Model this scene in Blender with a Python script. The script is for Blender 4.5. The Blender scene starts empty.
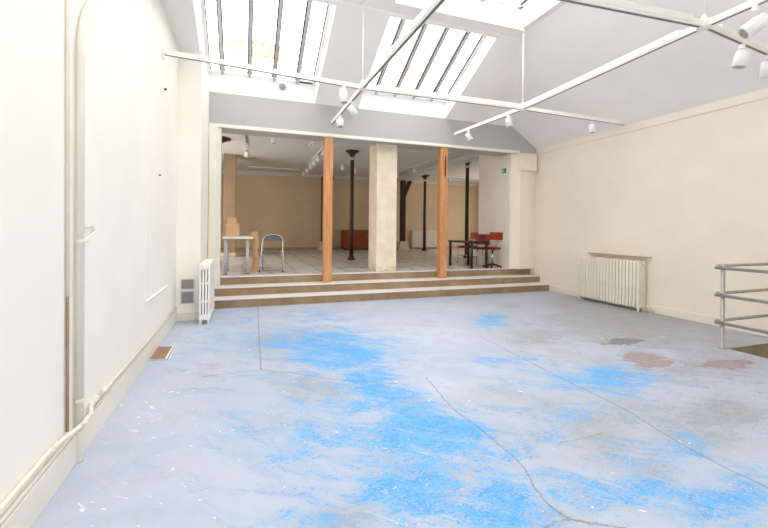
import bpy, bmesh, math, random
from mathutils import Vector, Matrix
random.seed(7)
C = bpy.context.scene.collection
SC = bpy.context.scene

# ---------------------------------------------------------------- camera
YAW, ROLL, FPX, CY = .3409, .0104, 394.71, 227.80
s_, c_ = math.sin(YAW), math.cos(YAW)
Fv = Vector((s_, c_, 0)); Rv = Vector((c_, -s_, 0)); Uv = Vector((0, 0, 1))
R2 = Rv*math.cos(ROLL) + Uv*math.sin(ROLL); U2 = -Rv*math.sin(ROLL) + Uv*math.cos(ROLL)
cd = bpy.data.cameras.new('camera'); cam = bpy.data.objects.new('camera', cd); C.objects.link(cam)
cam.matrix_world = Matrix(((R2.x, U2.x, -Fv.x, 0), (R2.y, U2.y, -Fv.y, 0), (R2.z, U2.z, -Fv.z, 1.4), (0, 0, 0, 1)))
cd.sensor_width = 36; cd.lens = 36*FPX/768; cd.shift_y = (CY-264)/768; cd.clip_start = .05
SC.camera = cam

# ---------------------------------------------------------------- world, light, exposure
W = bpy.data.worlds.new('overcast_sky'); SC.world = W; W.use_nodes = True
bg = W.node_tree.nodes['Background']; bg.inputs[0].default_value = (1, .985, .96, 1); bg.inputs[1].default_value = 5.5
SC.view_settings.view_transform = 'Standard'; SC.view_settings.look = 'None'
SC.view_settings.gamma = 1; SC.view_settings.use_curve_mapping = False; SC.view_settings.exposure = 0.05
SC.cycles.max_bounces = 12; SC.cycles.diffuse_bounces = 8; SC.cycles.transparent_max_bounces = 12
SC.cycles.caustics_reflective = False; SC.cycles.caustics_refractive = False
SC.cycles.use_denoising = True

def portal(name, loc, sx, sy, rx=0.0):
    l = bpy.data.lights.new(name, 'AREA'); l.shape = 'RECTANGLE'; l.size = sx; l.size_y = sy; l.cycles.is_portal = True
    o = bpy.data.objects.new(name, l); C.objects.link(o); o.location = loc; o.rotation_euler = (rx, 0, 0)
ZF, ZC = .46, 4.78           # upper floor, flat ceiling
TS = .505                    # slope of the far ceiling
def zs(Y): return 3.82 + TS*(7.7-Y)
GL = .375                     # skylight shaft height
RX = math.atan(TS)
for x0, x1 in ((-.64, 1.29), (2.15, 4.14)):
    portal('sky_portal', ((x0+x1)/2, 6.785, zs(6.785)+GL+.06), x1-x0, 2.1, -RX)
portal('sky_portal', (3.25, 4.0, ZC+.5), 2.3, 3.1); portal('sky_portal', (.6, 2.4, ZC+.5), 2.0, 4.8)

def area(name, loc, sx, sy, power, rot=(0, 0, 0), col=(1, .95, .88)):
    l = bpy.data.lights.new(name, 'AREA'); l.shape = 'RECTANGLE'; l.size = sx; l.size_y = sy; l.energy = power; l.color = col
    o = bpy.data.objects.new(name, l); C.objects.link(o); o.location = loc; o.rotation_euler = rot
# added fill lights at both sides of the back room, sources unseen
area('back_room_fill', (10.9, 13.5, 1.9), 1.6, 3.0, 75, (0, math.radians(90), 0))
area('back_room_fill', (-2.2, 11.5, 1.9), 1.6, 3.0, 95, (0, math.radians(-90), 0))

# added fill light from behind the camera, to brighten the studio
area('front_fill', (2.6, -2.85, 1.9), 5.0, 2.6, 110, (math.radians(-90), 0, 0), (1, .98, .95))

# ---------------------------------------------------------------- helpers
def lin(c): 
    return tuple(((v/255)/12.92 if v/255 <= .04045 else ((v/255+.055)/1.055)**2.4) for v in c) + (1,)

class MB:
    def __init__(s, M=None): s.bm = bmesh.new(); s.M = M
    def T(s, p):
        p = Vector(p); return s.M @ p if s.M else p
    def poly(s, vs, smooth=False):
        f = s.bm.faces.new([s.bm.verts.new(s.T(v)) for v in vs]); f.smooth = smooth; return s
    def box(s, a, b, bev=0.0):
        x0, y0, z0 = a; x1, y1, z1 = b
        vs = [s.bm.verts.new(s.T(p)) for p in ((x0,y0,z0),(x1,y0,z0),(x1,y1,z0),(x0,y1,z0),(x0,y0,z1),(x1,y0,z1),(x1,y1,z1),(x0,y1,z1))]
        fs = [s.bm.faces.new([vs[i] for i in q]) for q in ((0,3,2,1),(4,5,6,7),(0,1,5,4),(1,2,6,5),(2,3,7,6),(3,0,4,7))]
        if bev: bmesh.ops.bevel(s.bm, geom=list({e for f in fs for e in f.edges}), offset=bev, segments=2, affect='EDGES', profile=.6)
        return s
    def prism(s, pts, z0, z1, bev=0.0):
        a = [s.bm.verts.new(s.T((x, y, z0))) for x, y in pts]; b = [s.bm.verts.new(s.T((x, y, z1))) for x, y in pts]
        n = len(pts); fs = [s.bm.faces.new(a[::-1]), s.bm.faces.new(b)]
        for i in range(n): fs.append(s.bm.faces.new((a[i], a[(i+1)%n], b[(i+1)%n], b[i])))
        if bev: bmesh.ops.bevel(s.bm, geom=list({e for f in fs for e in f.edges}), offset=bev, segments=2, affect='EDGES')
        return s
    def cyl(s, p, q, r, r2=None, n=20, caps=True):
        return s.tube([p, q], [r, r if r2 is None else r2], n, caps)
    def tube(s, pts, r, n=14, caps=True):
        pts = [Vector(p) for p in pts]; m = len(pts)
        rs = r if isinstance(r, (list, tuple)) else [r]*m
        rings = []; up = None
        for i, p in enumerate(pts):
            d = (pts[min(i+1, m-1)] - pts[max(i-1, 0)]).normalized()
            if up is None:
                up = Vector((0, 0, 1)) if abs(d.z) < .9 else Vector((1, 0, 0))
            u = (up - d*up.dot(d)).normalized(); v = d.cross(u); up = u
            k = 1.0
            rings.append([s.bm.verts.new(s.T(p + (u*math.cos(2*math.pi*j/n) + v*math.sin(2*math.pi*j/n))*rs[i]*k)) for j in range(n)])
        for a, b in zip(rings, rings[1:]):
            for j in range(n):
                f = s.bm.faces.new((a[j], a[(j+1)%n], b[(j+1)%n], b[j])); f.smooth = True
        if caps:
            s.bm.faces.new(rings[0][::-1]); s.bm.faces.new(rings[-1])
        return s
    def lathe(s, o, prof, n=24):
        o = Vector(o); rings = [[s.bm.verts.new(s.T(o + Vector((r*math.cos(2*math.pi*j/n), r*math.sin(2*math.pi*j/n), z)))) for j in range(n)] for r, z in prof]
        for a, b in zip(rings, rings[1:]):
            for j in range(n):
                f = s.bm.faces.new((a[j], a[(j+1)%n], b[(j+1)%n], b[j])); f.smooth = True
        s.bm.faces.new(rings[0][::-1]); s.bm.faces.new(rings[-1]); return s

def fillet(pts, r, k=6):
    pts = [Vector(p) for p in pts]; out = [pts[0]]
    for a, b, c in zip(pts, pts[1:], pts[2:]):
        d1 = (a-b); d2 = (c-b); rr = min(r, d1.length*.49, d2.length*.49)
        p = b + d1.normalized()*rr; q = b + d2.normalized()*rr
        for i in range(k+1):
            t = i/k; out.append(p*(1-t)**2 + b*2*t*(1-t) + q*t*t)
    out.append(pts[-1]); return out

BASE = {}
def obj(name, mb, mat, parent=None):
    bmesh.ops.recalc_face_normals(mb.bm, faces=mb.bm.faces)
    o = bpy.data.objects.new(name, None); nm = o.name; bpy.data.objects.remove(o)
    me = bpy.data.meshes.new(name)
    b = BASE.get(parent.name, Vector()) if parent else Vector()
    for v in mb.bm.verts: v.co -= b
    mb.bm.to_mesh(me); mb.bm.free(); me.materials.append(mat)
    o = bpy.data.objects.new(name, me); C.objects.link(o)
    if parent: o.parent = parent; BASE[o.name] = b
    return o
def tag(o, label, cat, group=None, kind=None):
    o['label'] = label; o['category'] = cat
    if group: o['group'] = group
    if kind: o['kind'] = kind
    return o
def thing(name, label, cat, loc, group=None):
    o = bpy.data.objects.new(name, None); C.objects.link(o); o.location = loc; o.empty_display_size = .1
    BASE[o.name] = Vector(loc); return tag(o, label, cat, group)
def struct(name, mb, mat, parent=None):
    o = obj(name, mb, mat, parent)
    if not parent: o['kind'] = 'structure'
    return o
def sstruct(name, loc=(0, 0, 0)):
    o = bpy.data.objects.new(name, None); C.objects.link(o); o.location = loc; BASE[o.name] = Vector(loc); o['kind'] = 'structure'; return o
def copy_tree(o, parent=None):
    c = o.copy(); C.objects.link(c)
    if parent: c.parent = parent
    for ch in list(o.children): copy_tree(ch, c)
    return c
def rotz(a, loc=(0, 0, 0)): return Matrix.Translation(loc) @ Matrix.Rotation(a, 4, 'Z')

# ---------------------------------------------------------------- materials
class NT:
    def __init__(s, name):
        s.m = bpy.data.materials.new(name); s.m.use_nodes = True; s.t = s.m.node_tree; s.b = s.t.nodes['Principled BSDF']
    def n(s, ty, **kw):
        nd = s.t.nodes.new(ty)
        for k, v in kw.items(): setattr(nd, k, v)
        return nd
    def L(s, a, b): s.t.links.new(a, b)
    def put(s, sock, v):
        if hasattr(v, 'is_output'): s.L(v, sock)
        else: sock.default_value = v
    def math(s, op, a, b=0.0, c=0.0, clamp=False):
        nd = s.n('ShaderNodeMath', operation=op, use_clamp=clamp)
        for i, v in enumerate((a, b, c)): s.put(nd.inputs[i], v)
        return nd.outputs[0]
    def vm(s, op, a, b=None, out=0):
        nd = s.n('ShaderNodeVectorMath', operation=op); s.put(nd.inputs[0], a)
        if b is not None: s.put(nd.inputs[3 if op == 'SCALE' else 1], b)
        return nd.outputs[out]
    def noise(s, vec, scale, detail=4, rough=.5, dist=0.0, out=0):
        nd = s.n('ShaderNodeTexNoise'); s.L(vec, nd.inputs['Vector']); nd.inputs['Scale'].default_value = scale
        nd.inputs['Detail'].default_value = detail; nd.inputs['Roughness'].default_value = rough; nd.inputs['Distortion'].default_value = dist
        return nd.outputs[out]
    def ramp(s, v, a, b, x=0.0, y=1.0, smooth=True):
        nd = s.n('ShaderNodeMapRange', interpolation_type='SMOOTHSTEP' if smooth else 'LINEAR')
        s.put(nd.inputs[0], v); s.put(nd.inputs[1], a); s.put(nd.inputs[2], b); s.put(nd.inputs[3], x); s.put(nd.inputs[4], y)
        return nd.outputs[0]
    def mix(s, f, a, b):
        nd = s.n('ShaderNodeMix', data_type='RGBA'); s.put(nd.inputs[0], f); s.put(nd.inputs[6], a); s.put(nd.inputs[7], b); return nd.outputs[2]
    def pos(s): return s.n('ShaderNodeTexCoord').outputs['Object']
    def bump(s, h, strength=.2, dist=.01):
        nd = s.n('ShaderNodeBump'); s.L(h, nd.inputs['Height']); nd.inputs['Strength'].default_value = strength; nd.inputs['Distance'].default_value = dist
        s.L(nd.outputs[0], s.b.inputs['Normal'])
    def fin(s, col, rough=.6, metal=0.0, spec=.5):
        s.put(s.b.inputs['Base Color'], col); s.put(s.b.inputs['Roughness'], rough); s.b.inputs['Metallic'].default_value = metal
        s.b.inputs['Specular IOR Level'].default_value = spec; return s.m

def paint(name, c, var=.05, rough=.6, scale=3.0, metal=0.0, spec=.4, bump=.05, streak=(1, 1, 1)):
    t = NT(name); p = t.pos(); mp = t.n('ShaderNodeMapping'); t.L(p, mp.inputs[0]); mp.inputs['Scale'].default_value = streak
    v = mp.outputs[0]; n = t.noise(v, scale, 5, .6)
    a = lin(c); d = tuple(x*(1-var*2) for x in a[:3]) + (1,); u = tuple(min(1, x*(1+var)) for x in a[:3]) + (1,)
    col = t.mix(t.ramp(n, .3, .7), d, u)
    if bump: t.bump(t.noise(v, scale*8, 4, .6), bump, .004)
    return t.fin(col, rough, metal, spec)

M = {}
M['wall'] = paint('cream_wall_paint', (246, 242, 234), .015, .7, 1.2)
M['wall_r'] = paint('dimmed_cream_wall_paint', (238, 228, 213), .02, .7, 1.2)  # same cream as the left wall, its dimmer light put into the colour
M['white'] = paint('white_paint', (240, 240, 240), .01, .6, 1.5)
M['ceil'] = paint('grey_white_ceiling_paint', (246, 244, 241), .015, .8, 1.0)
M['trim'] = paint('cream_gloss_paint', (234, 229, 218), .02, .4, 4)
M['tan'] = paint('tan_wall_paint', (214, 192, 158), .03, .7, 1.0)
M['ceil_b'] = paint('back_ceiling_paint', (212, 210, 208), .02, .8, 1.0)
M['rad'] = paint('radiator_enamel', (235, 228, 212), .02, .35, 6)
M['rad_w'] = paint('radiator_white_enamel', (245, 243, 238), .02, .3, 6)
M['track'] = paint('white_track_enamel', (240, 238, 232), .01, .4, 8, bump=0)
M['slot'] = paint('grey_track_slot', (120, 112, 98), .05, .5, 8, bump=0)
M['spot'] = paint('white_spotlight_enamel', (242, 241, 238), .01, .35, 10, bump=0)
M['lens'] = paint('grey_reflector_glass', (180, 178, 178), .2, .3, 30, .3, bump=0)
M['steel'] = paint('brushed_steel', (178, 172, 168), .08, .4, 20, .45, bump=.05, streak=(1, 1, .1))
M['chrome'] = paint('chrome', (200, 200, 202), .03, .2, 20, .95, bump=0)
M['black'] = paint('black_metal', (32, 30, 30), .15, .45, 10)
M['iron'] = paint('brown_painted_cast_iron', (58, 40, 33), .15, .45, 8)
M['darkwood'] = paint('dark_stained_oak', (62, 40, 30), .2, .6, 5, streak=(6, 6, .6))
M['red'] = paint('red_vinyl', (124, 30, 22), .08, .4, 12)
M['redback'] = paint('brick_red_vinyl', (160, 48, 28), .08, .4, 12)
M['orange'] = paint('orange_red_plywood', (166, 72, 30), .1, .4, 12)
M['card'] = paint('brown_cardboard', (218, 176, 134), .05, .8, 8)
M['card_d'] = paint('cardboard_tape', (170, 112, 70), .05, .5, 8)
M['label'] = paint('white_paper_label', (235, 230, 225), .02, .6, 20)
M['greyplastic'] = paint('grey_seat_plastic', (112, 110, 112), .05, .5, 10)
M['tabletop'] = paint('white_laminate', (240, 238, 232), .01, .4, 5)
M['lgrey'] = paint('light_grey_enamel', (196, 198, 206), .03, .4, 10)
M['cab'] = paint('reddish_brown_veneer', (150, 74, 34), .15, .45, 4, streak=(.6, 4, 6))
M['stone'] = paint('pale_limestone_plinth', (214, 200, 180), .06, .85, 6, bump=.3)
M['hatch'] = paint('brown_hatch_board', (158, 122, 100), .1, .6, 8)
M['slate'] = paint('dark_slot', (50, 45, 45), .1, .7, 8)
M['grille'] = paint('grey_grille', (150, 148, 150), .05, .5, 10)
M['mull'] = paint('grey_glazing_bar', (190, 188, 186), .05, .5, 10)
M['mull_d'] = paint('dark_glazing_bar_edge', (60, 55, 52), .1, .6, 10)
M['copper'] = paint('old_brown_pipe', (170, 140, 116), .1, .5, 6, streak=(1, 1, .3))
M['shelf'] = paint('grey_brown_board', (172, 158, 138), .06, .6, 8)
M['terracotta'] = paint('terracotta', (234, 138, 116), .1, .8, 6)
M['render'] = paint('cream_stack_render', (245, 240, 230), .03, .8, 4)
M['green'] = paint('green_sign', (20, 140, 84), .02, .4, 10)
M['whitesign'] = paint('white_sign_symbol', (245, 245, 245), .01, .4, 10)
M['ladderdark'] = paint('black_rubber', (36, 35, 36), .1, .6, 10)
M['concrete'] = paint('raw_concrete_stair', (158, 144, 122), .08, .8, 5, bump=.2)

def glass_mat():
    t = NT('skylight_glass'); p = t.pos(); n = t.noise(p, 3, 3)
    t.t.nodes.remove(t.b)
    tr = t.n('ShaderNodeBsdfTransparent'); tr.inputs[0].default_value = (.97, .98, .98, 1)
    df = t.n('ShaderNodeBsdfTranslucent'); df.inputs[0].default_value = (.95, .95, .95, 1)
    mx = t.n('ShaderNodeMixShader'); t.L(t.ramp(n, .3, .7, .01, .03), mx.inputs[0]); t.L(tr.outputs[0], mx.inputs[1]); t.L(df.outputs[0], mx.inputs[2])
    t.L(mx.outputs[0], t.t.nodes['Material Output'].inputs[0]); return t.m
M['glass'] = glass_mat()

def wood(name, c1, c2, axis='Z'):
    t = NT(name); p = t.pos(); mp = t.n('ShaderNodeMapping'); t.L(p, mp.inputs[0]); mp.inputs['Scale'].default_value = (9, 9, .7)
    g = t.noise(mp.outputs[0], 3, 6, .65, 1.2); k = t.noise(p, 3, 3)
    col = t.mix(t.ramp(g, .3, .7), lin(c1), lin(c2)); col = t.mix(t.ramp(k, .62, .75, 0, .5), col, lin((225, 170, 120)))
    t.bump(g, .25, .01); return t.fin(col, .55)
M['postwood'] = wood('orange_pine', (186, 122, 76), (220, 160, 108))

def stone_pillar_mat():
    t = NT('ashlar_limestone'); p = t.pos(); s = t.n('ShaderNodeSeparateXYZ'); t.L(p, s.inputs[0])
    z = t.math('MODULO', t.math('ADD', s.outputs[2], .13), .62); j = t.ramp(t.math('ABSOLUTE', t.math('SUBTRACT', z, .31)), .303, .309)
    n = t.noise(p, 4, 6, .6); col = t.mix(t.ramp(n, .3, .7), lin((226, 212, 188)), lin((240, 229, 209)))
    col = t.mix(t.math('MULTIPLY', j, .5), col, lin((244, 238, 226)))
    low = t.math('MULTIPLY', t.ramp(s.outputs[2], .62, .46), t.ramp(t.noise(p, 9, 4), .4, .6)); col = t.mix(t.math('MULTIPLY', low, .6), col, lin((176, 156, 130)))
    t.bump(n, .3, .01); return t.fin(col, .8)
M['pillar'] = stone_pillar_mat()

def riser_mat():
    t = NT('worn_brown_riser'); p = t.pos(); n = t.noise(p, 2.4, 6, .65); q = t.noise(p, 9, 4)
    col = t.mix(t.ramp(n, .3, .7), lin((140, 114, 84)), lin((166, 142, 110))); col = t.mix(t.ramp(q, .6, .72, 0, .5), col, lin((150, 118, 82)))
    return t.fin(col, .65)
M['riser'] = riser_mat()
def tread_mat():
    t = NT('worn_white_tread'); p = t.pos(); n = t.noise(p, 2.0, 6, .7); s = t.n('ShaderNodeSeparateXYZ'); t.L(p, s.inputs[0])
    worn = t.ramp(t.math('ADD', n, t.ramp(s.outputs[0], 3.5, 6.8, 0, .35, False)), .62, .8)
    col = t.mix(worn, lin((232, 228, 228)), lin((196, 176, 148))); return t.fin(col, .5)
M['tread'] = tread_mat()

def tile_mat():
    t = NT('grey_tiles_with_dark_insets'); p = t.pos(); s = t.n('ShaderNodeSeparateXYZ'); t.L(p, s.inputs[0])
    S = .52
    def cell(v): return t.math('ABSOLUTE', t.math('SUBTRACT', t.math('FRACT', v), .5))
    x = t.math('DIVIDE', s.outputs[0], S); y = t.math('DIVIDE', s.outputs[1], S)
    row = t.math('FLOOR', t.math('ADD', y, .5))
    cx = cell(x); cyy = cell(y)
    dx = t.math('SUBTRACT', .5, cx); dy = t.math('SUBTRACT', .5, cyy)
    dot = t.math('LESS_THAN', t.math('MAXIMUM', dx, dy), .105)
    joint = t.math('MAXIMUM', t.math('GREATER_THAN', cx, .488), t.math('GREATER_THAN', cyy, .488))
    w = t.n('ShaderNodeTexWhiteNoise', noise_dimensions='2D'); cv = t.n('ShaderNodeCombineXYZ')
    t.L(t.math('FLOOR', x), cv.inputs[0]); t.L(t.math('FLOOR', y), cv.inputs[1]); t.L(cv.outputs[0], w.inputs['Vector'])
    w2 = t.n('ShaderNodeTexWhiteNoise', noise_dimensions='2D'); cv2 = t.n('ShaderNodeCombineXYZ')
    t.L(t.math('ROUND', x), cv2.inputs[0]); t.L(t.math('ROUND', y), cv2.inputs[1]); t.L(cv2.outputs[0], w2.inputs['Vector'])
    n = t.noise(p, 3, 5)
    col = t.mix(w.outputs[0], lin((200, 198, 196)), lin((222, 221, 222))); col = t.mix(t.ramp(n, .35, .7, 0, .4), col, lin((168, 160, 150)))
    col = t.mix(t.math('MULTIPLY', joint, .18), col, lin((120, 112, 104)))
    col = t.mix(dot, col, t.mix(w2.outputs[0], lin((52, 48, 48)), lin((110, 82, 70))))
    return t.fin(col, .32)
M['tile'] = tile_mat()

# ---------------------------------------------------------------- painted studio floor
# painted patches: centre x, y, then the 2x2 matrix that maps an offset to the unit ellipse, then weight
BLUE = [(1.23,3.01,3.76,-1.51,-1.45,-4.44,0.8),(1.11,3.33,2.66,-0.88,-1.47,-4.54,0.6),(1.2,4.78,1.3,-0.32,-0.63,-2.01,0.6),(0.64,4.74,1.7,-0.23,-0.69,-2.19,0.5),(1.04,1.96,1.78,-0.93,-1.37,-4.05,0.55),(0.34,2.51,2.3,-0.31,-0.76,-2.27,0.45),(-0.03,5.17,2.15,0.02,-0.34,-1.08,0.4),(1.66,2.07,3.26,-2.58,-1.25,-3.75,0.4),(2.03,1.54,1.22,-1.58,-1.46,-4.35,0.5),(2.61,2.97,1.45,-1.26,-1.0,-3.08,0.4),(0.6,2.83,1.23,-0.26,-0.41,-1.24,0.38),(2.36,2.09,0.72,-0.8,-0.5,-1.51,0.32),(0.9,4.88,1.14,-0.21,-0.33,-1.07,0.4),(0.87,1.85,1.17,-0.54,-1.23,-3.64,0.45),(2.43,1.49,1.33,-2.14,-0.75,-2.23,0.42),(1.19,2.63,5.69,-2.53,-1.61,-4.84,1.0),(1.11,4.2,1.96,-0.51,-0.81,-2.55,0.75),(1.03,3.16,5.77,-1.85,-1.06,-3.26,0.9),(1.16,2.48,2.65,-1.23,-0.89,-2.66,0.95),(1.15,2.43,4.04,-1.9,-1.2,-3.62,0.95),(1.02,4.16,2.12,-0.51,-0.56,-1.74,0.85),(1.15,3.49,3.78,-1.21,-1.33,-4.16,0.8),(1.42,2.37,4.57,-2.73,-2.0,-6.1,0.8),(0.91,1.97,4.45,-2.03,-2.49,-7.48,0.85),(1.22,1.68,6.12,-4.37,-1.72,-5.15,0.8),(0.83,1.75,3.78,-1.76,-2.55,-7.59,0.6),(0.78,5.06,1.73,-0.26,-0.56,-1.78,0.55),(1.08,6.14,2.25,-0.39,-0.58,-1.89,0.55),(-0.01,6.62,3.83,0.01,-0.72,-2.38,0.4),(-0.02,4.14,6.92,0.06,-0.93,-2.87,0.4),(-0.08,2.91,6.92,0.2,-1.64,-4.88,0.5),(0.28,3.58,7.34,-0.56,-1.09,-3.38,0.42),(0.31,2.52,6.21,-0.73,-2.23,-6.64,0.5),(0.59,2.68,5.94,-1.29,-1.67,-5.04,0.6),(0.41,2.18,5.77,-1.07,-3.45,-10.23,0.42),(0.26,1.93,3.99,-0.52,-2.79,-8.26,0.42),(3.58,5.16,3.17,-2.19,-0.68,-2.24,0.8),(2.52,3.58,2.74,-1.91,-1.27,-3.95,0.5),(3.23,2.83,1.71,-1.94,-0.79,-2.43,0.9),(1.46,2.34,6.07,-3.76,-1.44,-4.4,0.7),(1.23,1.66,3.13,-2.31,-1.89,-5.55,0.85),(2.0,1.55,4.65,-5.94,-2.35,-6.9,0.65),(2.31,1.29,3.24,-5.77,-1.99,-5.89,0.8),(2.84,1.45,5.1,-9.83,-2.91,-8.67,0.6),(2.8,1.77,3.33,-5.18,-2.49,-7.48,0.5),(2.35,2.31,3.99,-4.03,-1.35,-4.1,0.5),(2.8,3.46,4.43,-3.56,-2.02,-6.25,0.6),(2.19,1.83,4.79,-5.71,-2.08,-6.21,0.4),(0.75,2.99,5.03,-1.25,-1.14,-3.49,0.6),(-0.24,5.23,5.02,0.24,-0.75,-2.41,0.3)]
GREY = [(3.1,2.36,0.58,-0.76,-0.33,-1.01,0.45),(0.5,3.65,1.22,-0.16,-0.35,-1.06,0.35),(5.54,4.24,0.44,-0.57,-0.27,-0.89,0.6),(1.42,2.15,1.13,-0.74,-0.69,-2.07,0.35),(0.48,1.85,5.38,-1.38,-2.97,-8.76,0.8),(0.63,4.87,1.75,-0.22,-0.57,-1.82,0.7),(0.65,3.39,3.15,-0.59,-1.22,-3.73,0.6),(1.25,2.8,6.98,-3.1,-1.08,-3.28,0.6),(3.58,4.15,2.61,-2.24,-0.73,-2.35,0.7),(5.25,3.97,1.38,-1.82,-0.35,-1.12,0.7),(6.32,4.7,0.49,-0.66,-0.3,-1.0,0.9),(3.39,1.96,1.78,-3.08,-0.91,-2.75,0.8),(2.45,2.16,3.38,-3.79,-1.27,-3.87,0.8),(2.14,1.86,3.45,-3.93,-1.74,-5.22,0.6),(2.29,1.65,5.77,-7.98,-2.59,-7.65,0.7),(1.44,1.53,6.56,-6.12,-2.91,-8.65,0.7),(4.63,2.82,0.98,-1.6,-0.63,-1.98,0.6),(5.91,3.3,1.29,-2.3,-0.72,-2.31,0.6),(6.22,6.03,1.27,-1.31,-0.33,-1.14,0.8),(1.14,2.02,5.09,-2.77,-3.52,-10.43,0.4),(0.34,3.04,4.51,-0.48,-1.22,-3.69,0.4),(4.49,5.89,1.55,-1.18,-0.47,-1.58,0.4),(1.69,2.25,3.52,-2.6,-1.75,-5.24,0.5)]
WHITE = [(2.29,4.73,1.41,-0.67,-0.44,-1.4,0.9),(1.6,3.11,2.59,-1.33,-0.99,-3.03,0.8),(-0.09,4.97,3.62,0.07,-0.57,-1.81,0.6),(-0.68,3.5,4.86,0.97,-0.82,-2.5,0.6),(-0.72,2.52,5.49,1.59,-1.02,-3.03,0.5),(0.34,3.08,2.67,-0.29,-2.48,-7.48,0.6),(3.56,6.03,0.83,-0.49,-0.42,-1.4,0.7)]
RED = [(4.14,3.16,3.28,-4.27,-2.08,-6.47,1.0),(4.09,2.95,3.08,-4.22,-2.31,-7.14,1.0),(4.83,2.71,2.12,-3.78,-1.89,-5.9,1.0),(4.14,3.64,15.4,-17.39,-3.73,-11.92,0.8),(4.19,3.49,12.54,-15.14,-3.89,-12.54,0.6),(4.99,3.46,11.16,-15.95,-4.56,-13.9,0.7),(4.17,2.57,5.84,-9.44,-4.04,-12.7,0.5)]
DARK = [(4.56,3.66,3.07,-3.82,-1.79,-5.65,1.0),(4.57,3.29,6.04,-8.26,-3.29,-10.21,0.6),(6.54,5.83,1.3,-1.45,-0.72,-2.45,0.6)]
CRACKS = [(0, [(0.24, 7.20), (0.19, 5.10), (0.17, 4.03)], 0.01), (0, [(-0.37, 4.01), (-0.07, 4.02), (0.17, 4.03), (0.52, 3.80), (0.80, 3.56), (1.33, 3.29)], 0.009), (1, [(1.63, 3.39), (1.54, 2.70), (1.58, 2.30), (1.57, 2.10), (1.58, 1.97), (1.52, 1.78), (1.48, 1.64), (1.47, 1.55), (1.51, 1.48), (1.61, 1.42), (1.72, 1.37)], 0.008), (1, [(1.31, 1.48), (1.46, 1.51), (1.62, 1.43)], 0.006), (0, [(2.92, 4.48), (2.86, 3.57), (2.83, 2.95), (2.83, 2.51), (2.82, 2.25), (2.75, 1.95), (2.71, 1.69), (2.70, 1.50), (2.72, 1.30)], 0.009), (1, [(1.97, 2.05), (2.36, 2.04)], 0.005)]
def fld(x, y, L):
    v = 0
    for bx, by, a, b, c, d, w in L:
        dx, dy = x-bx, y-by; u = a*dx+b*dy; t = c*dx+d*dy
        q = u*u+t*t
        if q < 12: v += (w*math.exp(-q*.55))**2.5
    return min(.92, v**.4)
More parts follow.
